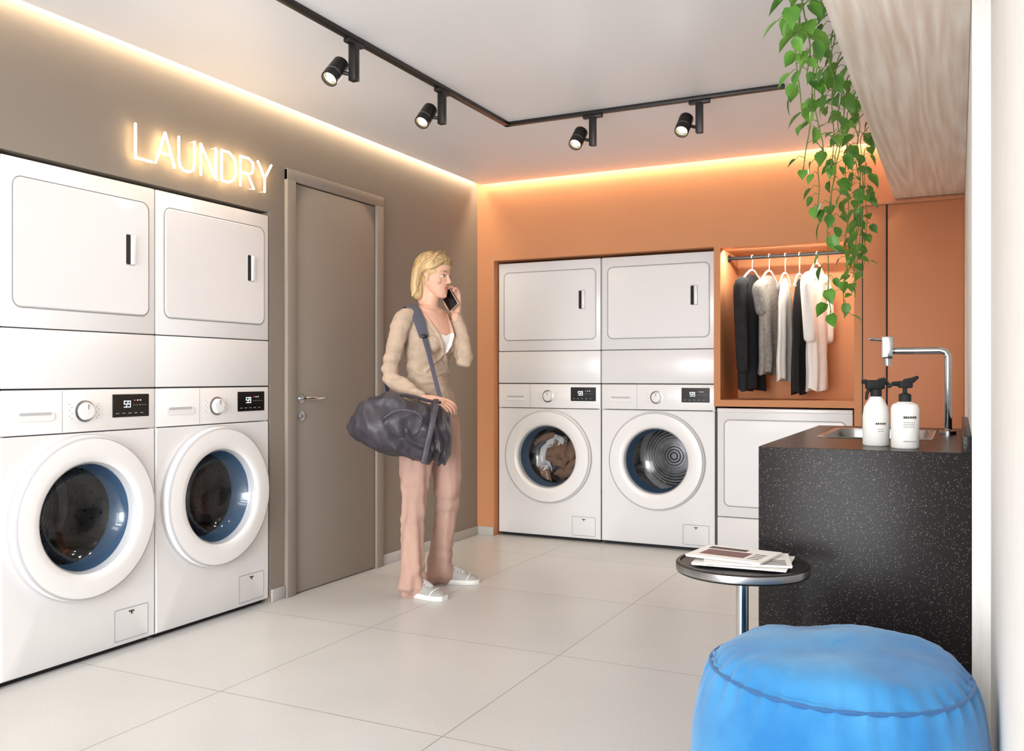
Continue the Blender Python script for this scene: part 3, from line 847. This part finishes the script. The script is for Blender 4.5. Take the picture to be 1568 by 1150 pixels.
parts.append((*tube_vf([(.078,.055,.86),(.090,.05,.72),(.100,.03,.58),(.104,.02,.475),(.092,.035,.36),(.078,.05,.22),(.070,.06,.12),(.066,.064,.045)],
                       [.095,.088,.074,.062,.058,.060,.064,.072], 24, 3), 1))
RS = (-.122,-.112,1.390); RE = (-.190,-.125,1.105); RW = (-.030,-.285,1.000)
parts.append((*tube_vf([(-.07,-.07,1.40),RS,(-.160,-.13,1.27),RE,(-.115,-.205,1.045),RW], [.048,.054,.046,.042,.039,.028], 20, 4), 0))
LS = (.128,.118,1.390); LE = (.192,-.050,1.185); LW = (.150,.030,1.425)
parts.append((*tube_vf([(.07,.07,1.40),LS,(.165,.045,1.27),LE,(.180,-.010,1.31),LW], [.048,.054,.046,.042,.038,.028], 20, 4), 0))
def onb(s, z, extra=0.0):
    for i in range(len(secs)-1):
        if secs[i][3] <= z <= secs[i+1][3]:
            t = (z-secs[i][3])/(secs[i+1][3]-secs[i][3])
            c = Vector((secs[i][0][0]*(1-t)+secs[i+1][0][0]*t, secs[i][0][1]*(1-t)+secs[i+1][0][1]*t, z))
            a = secs[i][1]*(1-t)+secs[i+1][1]*t; d = secs[i][2]*(1-t)+secs[i+1][2]*t
            break
    f = d*sqrt(max(0, 1-(s/a)**2))
    bust = 0.010*math.exp(-((z-1.275)/.05)**2)
    return c+LD*s+FD*(f+extra+bust)
for sg in (-1, 1):
    P = [onb(sg*.090,1.430), onb(sg*.074,1.37,.002), onb(sg*.052,1.31,.004), onb(sg*.024,1.25,.004), onb(-sg*.03,1.19,.001), onb(-sg*.085,1.13,0)]
    parts.append((*tube_vf(P, [.006,.007,.008,.008,.009,.009], 10, 4), 0))
for zc, dz in ((1.07,.0),(1.115,.01)):
    P = [onb(s_, zc+dz*sin(s_*30), 0) for s_ in (-.115,-.08,-.04,0,.04,.08,.115)]
    parts.append((*tube_vf(P, .007, 8, 3), 0))
parts.append((*tube_vf([(.004,.003,1.42),(.012,-.002,1.48),(.030,-.006,1.56)], [.053,.046,.045], 20, 3), 2))
for sg in (-1, 1):
    P = [Vector((.004,.0,1.438))+LD*(sg*.015)+FD*.062, Vector((.002,.0,1.446))+LD*(sg*.055)+FD*.055, Vector((.0,.0,1.450))+LD*(sg*.09)+FD*.035]
    parts.append((*tube_vf(P, [.006,.006,.005], 8, 3), 0))
def bodylabel(c, n, l):
    s = c.dot(LD); f = c.dot(FD)
    if l == 0 and f > 0.0 and abs(s) < 0.13 and c.z > 1.215 and c.z < 1.47:
        w = (c.z-1.215)*0.50
        if abs(s-0.004) < w:
            return 3 if c.z < 1.312+0.30*abs(s) else 2
    if l == 0 and c.z > 1.447 and abs(s) < 0.088: return 2
    return l
body = voxjoin("body", parts, 0.0042, [M_SWEAT, M_PANTS, M_SKIN, M_CAMI], bodylabel, 5, woman)
def wr(c, n):
    if c.z < 0.88:
        k = 0.0050*sin(c.z*62+ 7*noise.noise(c*6)) * (0.3+0.6*max(0, 1-abs(c.z-.47)/.14) + 1.0*max(0, 1-c.z/.22))
        k += 0.012*noise.noise(Vector((c.x*22, c.y*22, c.z*3.0)))
        return k
    if c.z < 1.40:
        s = c.dot(LD)
        if c.z > 1.215 and abs(s) < (c.z-1.215)*.52 and c.dot(FD) > 0: return 0
        return 0.0038*sin((c.z*84)+s*50+6*noise.noise(c*6)) * (0.4+1.1*max(0, 1-abs(c.z-1.10)/.12)) + 0.003*noise.noise(c*30)
    return 0
displace(body.data, wr)

def shoe(name, heel, yaw):
    b = B(name)
    T = Matrix.Translation(heel) @ Matrix.Rotation(yaw, 4, 'Z')
    S = [(0,.020,.060),(.010,.031,.082),(.05,.036,.094),(.09,.038,.090),(.120,.041,.078),(.160,.045,.062),(.20,.045,.050),(.232,.036,.040),(.250,.018,.028)]
    def ring(x, w, h, z0):
        out = []
        for j in range(24):
            a = 2*pi*j/24
            y = w*cos(a)
            z = z0+(h-z0)*max(0, sin(a))**.8 if sin(a) > 0 else z0
            out.append(Vector((x, y, z)))
        return out
    SS = catmull(S, 3)
    V, F = loft([ring(p.x, max(.004,p.y), p.z, .018) for p in SS]); b.add(V, F, M_SHOE, T)
    def sring(x, w, z): return [Vector((x, w*.96, 0.0006)), Vector((x, w*1.04, z*.5)), Vector((x, w*1.0, z)), Vector((x, -w*1.0, z)), Vector((x, -w*1.04, z*.5)), Vector((x, -w*.96, 0.0006))]
    V, F = loft([sring(p.x*1.03-.004, max(.006,p.y)+.005, .028-.02*p.x) for p in SS]); b.add(V, F, M_SOLE, T)
    b.tube([(.085,0,.094),(.115,0,.083),(.150,0,.069),(.175,0,.060)], [.010,.012,.011,.008], M_SHOE, 10, 3, T)
    for k in range(5):
        x = .100+.017*k; w = .026
        hz = .086-.0066*k
        b.tube([(x-.004,-w,hz-.014),(x,0,hz+.006),(x+.004,w,hz-.014)], .0026, M_PAPER, 6, 2, T)
    b.tube([(.190,-.044,.024),(.200,-.034,.044),(.206,0,.052),(.200,.034,.044),(.190,.044,.024)], .003, M_SOLE, 6, 3, T)
    b.tube([(-.001,0,.03),(-.004,0,.085)], [.008,.006], M_SOLE, 8, 0, T)
    b.done(parent=woman)
shoe("shoe_right", Vector((-.115,-.155,0)), radians(-38))
shoe("shoe_left", Vector((.022,.080,0)), radians(-8))

HT = Matrix.Translation((.030,-.012,1.632)) @ Matrix.Rotation(radians(60), 4, 'Z') @ Matrix.Rotation(radians(9), 4, 'X')
hs = [(-.113,-.080,-.040,.018),(-.104,-.090,-.020,.032),(-.085,-.091,.010,.046),(-.060,-.089,.040,.056),(-.030,-.088,.065,.064),(0,-.085,.082,.069),(.028,-.088,.092,.072),(.055,-.087,.094,.073),(.080,-.074,.086,.066),(.100,-.050,.064,.048),(.112,-.015,.030,.020)]
rings = []
for p in catmull([(z,0,0) for z,_,_,_ in hs], 2):
    z = p.x
    for i in range(len(hs)-1):
        if hs[i][0] <= z+1e-6 and z <= hs[i+1][0]+1e-6:
            t = (z-hs[i][0])/(hs[i+1][0]-hs[i][0]); f_, k_, w_ = [hs[i][q]*(1-t)+hs[i+1][q]*t for q in (1,2,3)]
            break
    rings.append(ering((0,(f_+k_)/2,z), (w_,0,0), (0,(k_-f_)/2,0), 32))
hp = [(*loft(rings), 0)]
hp.append((*tube_vf([(0,-.081,.016),(0,-.091,-.006),(0,-.103,-.027)], [.0065,.0075,.0085], 12, 2), 0))
for s in (-1, 1):
    hp.append((*ell_vf((s*.0085,-.094,-.031), (.0075,.009,.0058)), 0))
    hp.append((*ell_vf((s*.035,-.062,-.026), (.024,.0135,.020)), 0))
    hp.append((*tube_vf([(s*.012,-.081,.019),(s*.032,-.0765,.024),(s*.050,-.058,.018)], [.006,.006,.005], 10, 2), 0))
    hp.append((*ell_vf((s*.0715,-.000,-.004), (.007,.013,.023), R=Matrix.Rotation(radians(-14),3,'X')), 0))
    hp.append((*ell_vf((s*.068,-.006,-.024), (.007,.007,.009)), 0))
hp.append((*ell_vf((0,-.0865,-.0560), (.020,.0070,.0042)), 1))
hp.append((*ell_vf((0,-.0855,-.0640), (.017,.0080,.0050)), 1))
hp.append((*ell_vf((0,-.084,-.098), (.015,.010,.012)), 0))
hp.append((*tube_vf([(0,.02,-.03),(0,.022,-.10),(0,.02,-.14)], [.050,.048,.047], 20), 0))
hp = [([HT @ v for v in V], F, l) for V, F, l in hp]
voxjoin("head", hp, 0.0023, [M_SKIN, M_LIP], None, 4, woman)
b = B("face_details")
for s in (-1, 1):
    b.ell((s*.031,-.0722,.001), (.0130,.0095,.0062), M_EYE, T=HT)
    b.ell((s*.0305,-.0803,.001), (.0050,.0025,.0054), M_IRIS, T=HT)
    b.tube([(s*.018,-.0800,.003),(s*.026,-.0838,.0082),(s*.036,-.0815,.0085),(s*.046,-.0720,.003)], [.0012,.0018,.0018,.0010], M_BROW, 6, 3, HT)
    b.tube([(s*.014,-.0860,.024),(s*.030,-.0830,.029),(s*.048,-.0665,.024)], [.0018,.0022,.0010], M_BROW, 6, 3, HT)
b.done(parent=woman)
hr = []
hr.append((*ell_vf((0,.018,.034), (.083,.097,.090), 32, 20), 0))
hr.append((*ell_vf((0,-.014,.064), (.070,.070,.060), 32, 16), 0))
cr = []
for z, cy, w, d in [(.05,.045,.080,.062),(.02,.052,.084,.060),(-.02,.056,.085,.056),(-.06,.058,.083,.052),(-.095,.056,.079,.049),(-.122,.050,.072,.043),(-.135,.048,.060,.034)]:
    ring = []
    for j in range(48):
        a = 2*pi*j/48
        r = 1+0.015*sin(a*11+z*12)
        ring.append(Vector((w*cos(a)*r, cy+d*sin(a)*r, z)))
    cr.append(ring)
hr.append((*loft(cr), 0))
for s in (-1, 1):
    for k in range(6):
        t = k/5
        P = [(s*.012,-.072+.02*t,.092+.012*t),(s*.050,-.066+.030*t,.075+.012*t),(s*.074,-.035+.022*t,.042+.018*t),(s*.082,.012+.01*t,.022+.01*t),(s*.084,.035,-.02),(s*.080,.040+.02*t,-.09-.03*t)]
        hr.append((*tube_vf(P, [.007,.010,.011,.010,.010,.006], 8, 4), 0))
for k in range(24):
    a = radians(4+ k*7.5)
    hr.append((*ell_vf((.082*cos(a), -.034+.004*(k%2), .048+.080*sin(a)), (.008,.0075,.006), 10, 8, Matrix.Rotation(-a+pi/2, 3, 'Y') @ Matrix.Rotation(radians(25 if k%2 else -25), 3, 'Z')), 0))
hr = [([HT @ v for v in V], F, l) for V, F, l in hr]
hair = voxjoin("hair", hr, 0.0028, [M_HAIR], None, 4, woman)
HI = HT.inverted()
def hwv(c, n):
    q = HI @ c
    a = math.atan2(q.x, q.y-0.01) if q.z < .03 else math.atan2(q.x, .03+.4*(q.y+.06))
    return 0.0018*sin(a*60+2*noise.noise(q*10)) + 0.0025*noise.noise(Vector((a*9, q.z*4, 1)))
displace(hair.data, hwv)

def hand(name, M, thumb, curl, spread=0.08, thumb_dir=None, wr=.024):
    P = []
    pal = [((0,-.02,0),wr,.019),((0,0,0),.026,.018),((0,.03,0),.035,.018),((0,.06,0),.040,.016),((0,.085,0),.039,.013),((0,.096,0),.033,.009)]
    P.append((*loft([ering(c, (w,0,0), (0,0,h), 20, .85) for c,w,h in pal]), 0))
    Ls = [(.043,.025,.020),(.046,.029,.021),(.043,.026,.020),(.034,.020,.018)]
    for i in range(4):
        x = thumb*(.029-.0195*i)
        base = Vector((x, .072, 0)); d = Vector((thumb*(spread*(1.5-i)), 1, 0)).normalized()
        p = base+d*.016; pts = [base, p]; rad = [.009,.0092]
        for q, L in enumerate(Ls[i]):
            ang = curl[q] + 0.05*i
            d = Matrix.Rotation(-ang, 3, 'X') @ d
            p = p+d*L; pts.append(p); rad.append([.0085,.0078,.0062][q])
        V, F = tube_vf(pts, rad, 12, 3); P.append((V, F, 0))
    td = thumb_dir or [(.030,.018,-.006),(.050,.045,-.014),(.056,.072,-.024),(.050,.094,-.032)]
    V, F = tube_vf([(thumb*.012,.008,-.004)]+[(thumb*a, b_, c) for a,b_,c in td], [.014,.015,.0115,.010,.0075], 12, 3); P.append((V, F, 0))
    P = [([M @ v for v in V], F, l) for V, F, l in P]
    return voxjoin(name, P, 0.0024, [M_SKIN], None, 2, woman)
def frame(o, yd, zd):
    y = Vector(yd).normalized(); z = Vector(zd); z = (z-y*z.dot(y)).normalized(); x = y.cross(z)
    return Matrix(((x.x,y.x,z.x,o[0]),(x.y,y.y,z.y,o[1]),(x.z,y.z,z.z,o[2]),(0,0,0,1)))
hand("hand_right", frame((-.012,-.298,.990), (.95,-.16,-.20), (.15,-.55,.82)), -1, (0.35,0.55,0.4))
hand("hand_left", frame((.150,.036,1.445), (-.10,-.02,1.0), (.66,.75,0)), 1, (0.45,0.75,0.5),
     thumb_dir=[(.028,.020,-.012),(.036,.045,-.030),(.034,.068,-.040),(.030,.088,-.042)])

b = B("smartphone")
T = frame((.108,.000,1.518), (-.42,.36,.78), (.60,.68,0.0))
b.box((-.034,-.068,-.0045),(.034,.068,.0045), M_DISP, .004, 3, T)
b.box((-.0345,-.0685,-.0030),(.0345,.0685,.0030), M_PAPER, .003, 3, T)
b.box((-.030,-.058,-.0052),(.030,.058,-.0044), M_DISP, 0, 1, T)
b.done(W_LOC, W_ROT)

# duffel bag
b = B("duffel_bag")
S = [(-.395,.850,.866,.012),(-.375,.825,.905,.055),(-.34,.795,.955,.095),(-.28,.760,1.005,.125),(-.21,.735,1.030,.140),(-.14,.715,1.010,.145),(-.07,.695,.985,.145),(0,.680,.975,.140),(.05,.680,.965,.128),(.085,.682,.950,.105),(.108,.70,.92,.065),(.118,.76,.86,.014)]
P3 = []
for i in range(len(S)-1):
    for k in range(9):
        t = k/9; P3.append([S[i][q]*(1-t)+S[i+1][q]*t for q in range(4)])
P3.append(S[-1])
rings = []
for x, zl, zh, d in P3:
    ring = []
    for j in range(120):
        a = 2*pi*j/120
        ca = math.copysign(abs(cos(a))**.8, cos(a)); sa = math.copysign(abs(sin(a))**.85, sin(a))
        zc = (zl+zh)/2; p = Vector((x, -.335+d*ca, zc+(zh-zl)/2*sa))
        nrm = Vector((0, ca, sa))
        ph = x*40+p.z*34+8*noise.noise(p*5)
        f = 0.018*(1-abs(sin(ph*.5)))-0.007 + 0.024*noise.noise(Vector((p.x*9+p.z*7, p.y*8, p.z*5))) - 0.012*abs(noise.noise(p*13))
        g = max(0, min(1, (x+.02)/.05))
        f += g*0.009*sin(x*150+5*noise.noise(p*7)+p.z*10)
        k_ = min(1, d/.09)
        p += nrm*f*k_
        p.x += 0.01*noise.noise(p*9)
        ring.append(p)
    rings.append(ring)
V, F = loft(rings); b.add(V, F, M_BAG)
V, F = ell_vf((-.115,-.470,.880), (.095,.020,.066), 40, 24)
V = [v+Vector((0,1,0))*0.022*noise.noise(v*16)+Vector((0,0,1))*.01*noise.noise(v*22) for v in V]; b.add(V, F, M_BAG)
b.tube([(-.205,-.480,.905),(-.16,-.492,.935),(-.11,-.496,.945),(-.05,-.490,.930),(-.025,-.480,.900)], .004, M_STRAP, 8, 4)
b.tube([(-.20,-.40,1.012),(-.10,-.385,1.012),(.0,-.37,.985),(.06,-.35,.975)], .008, M_BAG, 10, 4)
def ribbon(b, path, nrm, w, th, m, k=5):
    P = catmull(path, k); Nn = catmull(nrm, k); Wd = [p.x for p in catmull([(q,0,0) for q in w], k)]
    rings = []
    for i, p in enumerate(P):
        t = (P[min(i+1,len(P)-1)]-P[max(i-1,0)]).normalized()
        n = Nn[i].normalized(); s = t.cross(n).normalized(); n = s.cross(t)
        rings.append(ering(p, s*Wd[i], n*th, 12, .6))
    V, F = loft(rings); b.add(V, F, m)
ribbon(b, [(-.02,-.49,.69),(.0,-.495,.78),(.02,-.492,.87),(.035,-.465,.94),(.04,-.40,.985),(.04,-.34,.99)],
       [(0,-1,0),(0,-1,0),(0,-1,.1),(0,-.8,.5),(0,-.3,.9),(0,0,1)], [.013]*6, .003, M_BAG)
ribbon(b, [(-.205,-.16,1.00),(-.215,-.03,1.15),(-.170,.03,1.32),(-.115,-.02,1.452),(-.078,-.085,1.460),(-.045,-.145,1.39),(-.020,-.168,1.30)],
       [(-.6,.6,0),(-.7,.6,0),(-.7,.6,.2),(-.3,.2,.9),(-.1,-.4,.9),(.2,-.9,.3),(.35,-.9,.1)], [.018,.018,.022,.027,.030,.030,.024], .006, M_STRAP)
ribbon(b, [(-.020,-.170,1.31),(.005,-.172,1.22),(.030,-.190,1.12),(.055,-.26,1.02),(.075,-.32,.95)],
       [(.35,-.9,.1),(.4,-.9,.1),(.4,-.9,.2),(.4,-.8,.4),(.4,-.8,.4)], [.015,.013,.013,.013,.013], .003, M_STRAP)
b.ell((-.020,-.174,1.305), (.020,.006,.011), M_BLACK)
b.done(W_LOC, W_ROT)

# ------------------------------------------------------------------ lights
def area(name, loc, sx, sy, power, col, direction):
    L = bpy.data.lights.new(name, 'AREA'); L.shape = 'RECTANGLE'; L.size = sx; L.size_y = sy; L.energy = power; L.color = col
    o = bpy.data.objects.new(name, L); scene.collection.objects.link(o); o.location = loc
    o.rotation_euler = Vector(direction).to_track_quat('-Z', 'Y').to_euler(); return o
warm = (1.0, 0.82, 0.58)
o = area("led_strip_left", (0.024, (YB+0)/2, H+0.05), 0.03, 8.9, 26, warm, (0,0,-1)); o.rotation_euler = (0,0,0)
o = area("led_strip_back", (1.55, -0.024, H+0.05), 3.0, 0.03, 12, warm, (0,0,-1)); o.rotation_euler = (0,0,0)
o = area("niche_led", (2.09, 0.06, 1.885), 0.74, 0.02, 6.5, (1,0.92,0.80), (0,0.35,-1))
for k, y in enumerate((-6.4, -8.0)):
    b = B("added_fill_panel"); b.box((0.7, y-0.45, H-0.02), (2.5, y+0.45, H), M_FILLPANEL, .003); b.done()  # added panel body, out of view behind the camera
    o = area("fill_panel_lamp", (1.6, y, H-0.025), 1.7, 0.8, (26, 60)[k], (1,0.99,0.98), (0,0,-1)); o.rotation_euler = (0,0,0)  # added fill lamp under the panel, brightens the room from behind
area("rear_fill_light", (1.55, YB-0.1, 1.3), 3.0, 2.2, 160, (0.96,0.98,1.0), (0,1,0))  # added fill light at the open rear end, no window modelled
S = bpy.data.lights.new("fill_sun", 'SUN'); S.energy = 0.8; S.angle = radians(18); S.color = (0.98,0.99,1.0)  # added sun along the room, offsets the fill falloff at the far end
o = bpy.data.objects.new("fill_sun", S); scene.collection.objects.link(o); o.location = (2.0,-12,3)
o.rotation_euler = Vector((-0.16, 0.98, -0.07)).to_track_quat('-Z','Y').to_euler()

w = bpy.data.worlds.new("World"); scene.world = w; w.use_nodes = True
w.node_tree.nodes["Background"].inputs[0].default_value = (0.95, 0.975, 1.0, 1)
w.node_tree.nodes["Background"].inputs[1].default_value = 1.5

# ------------------------------------------------------------------ camera
cam = bpy.data.cameras.new("Camera"); co = bpy.data.objects.new("Camera", cam); scene.collection.objects.link(co)
co.location = (3.016, -5.561, 1.10)
co.rotation_euler = (radians(90), 0, radians(26.28))
cam.sensor_width = 36; cam.lens = 31.80; cam.shift_y = 0.0013; cam.clip_start = 0.02
scene.camera = co
scene.view_settings.view_transform = 'Standard'
scene.view_settings.look = 'None'
scene.view_settings.exposure = 0.36
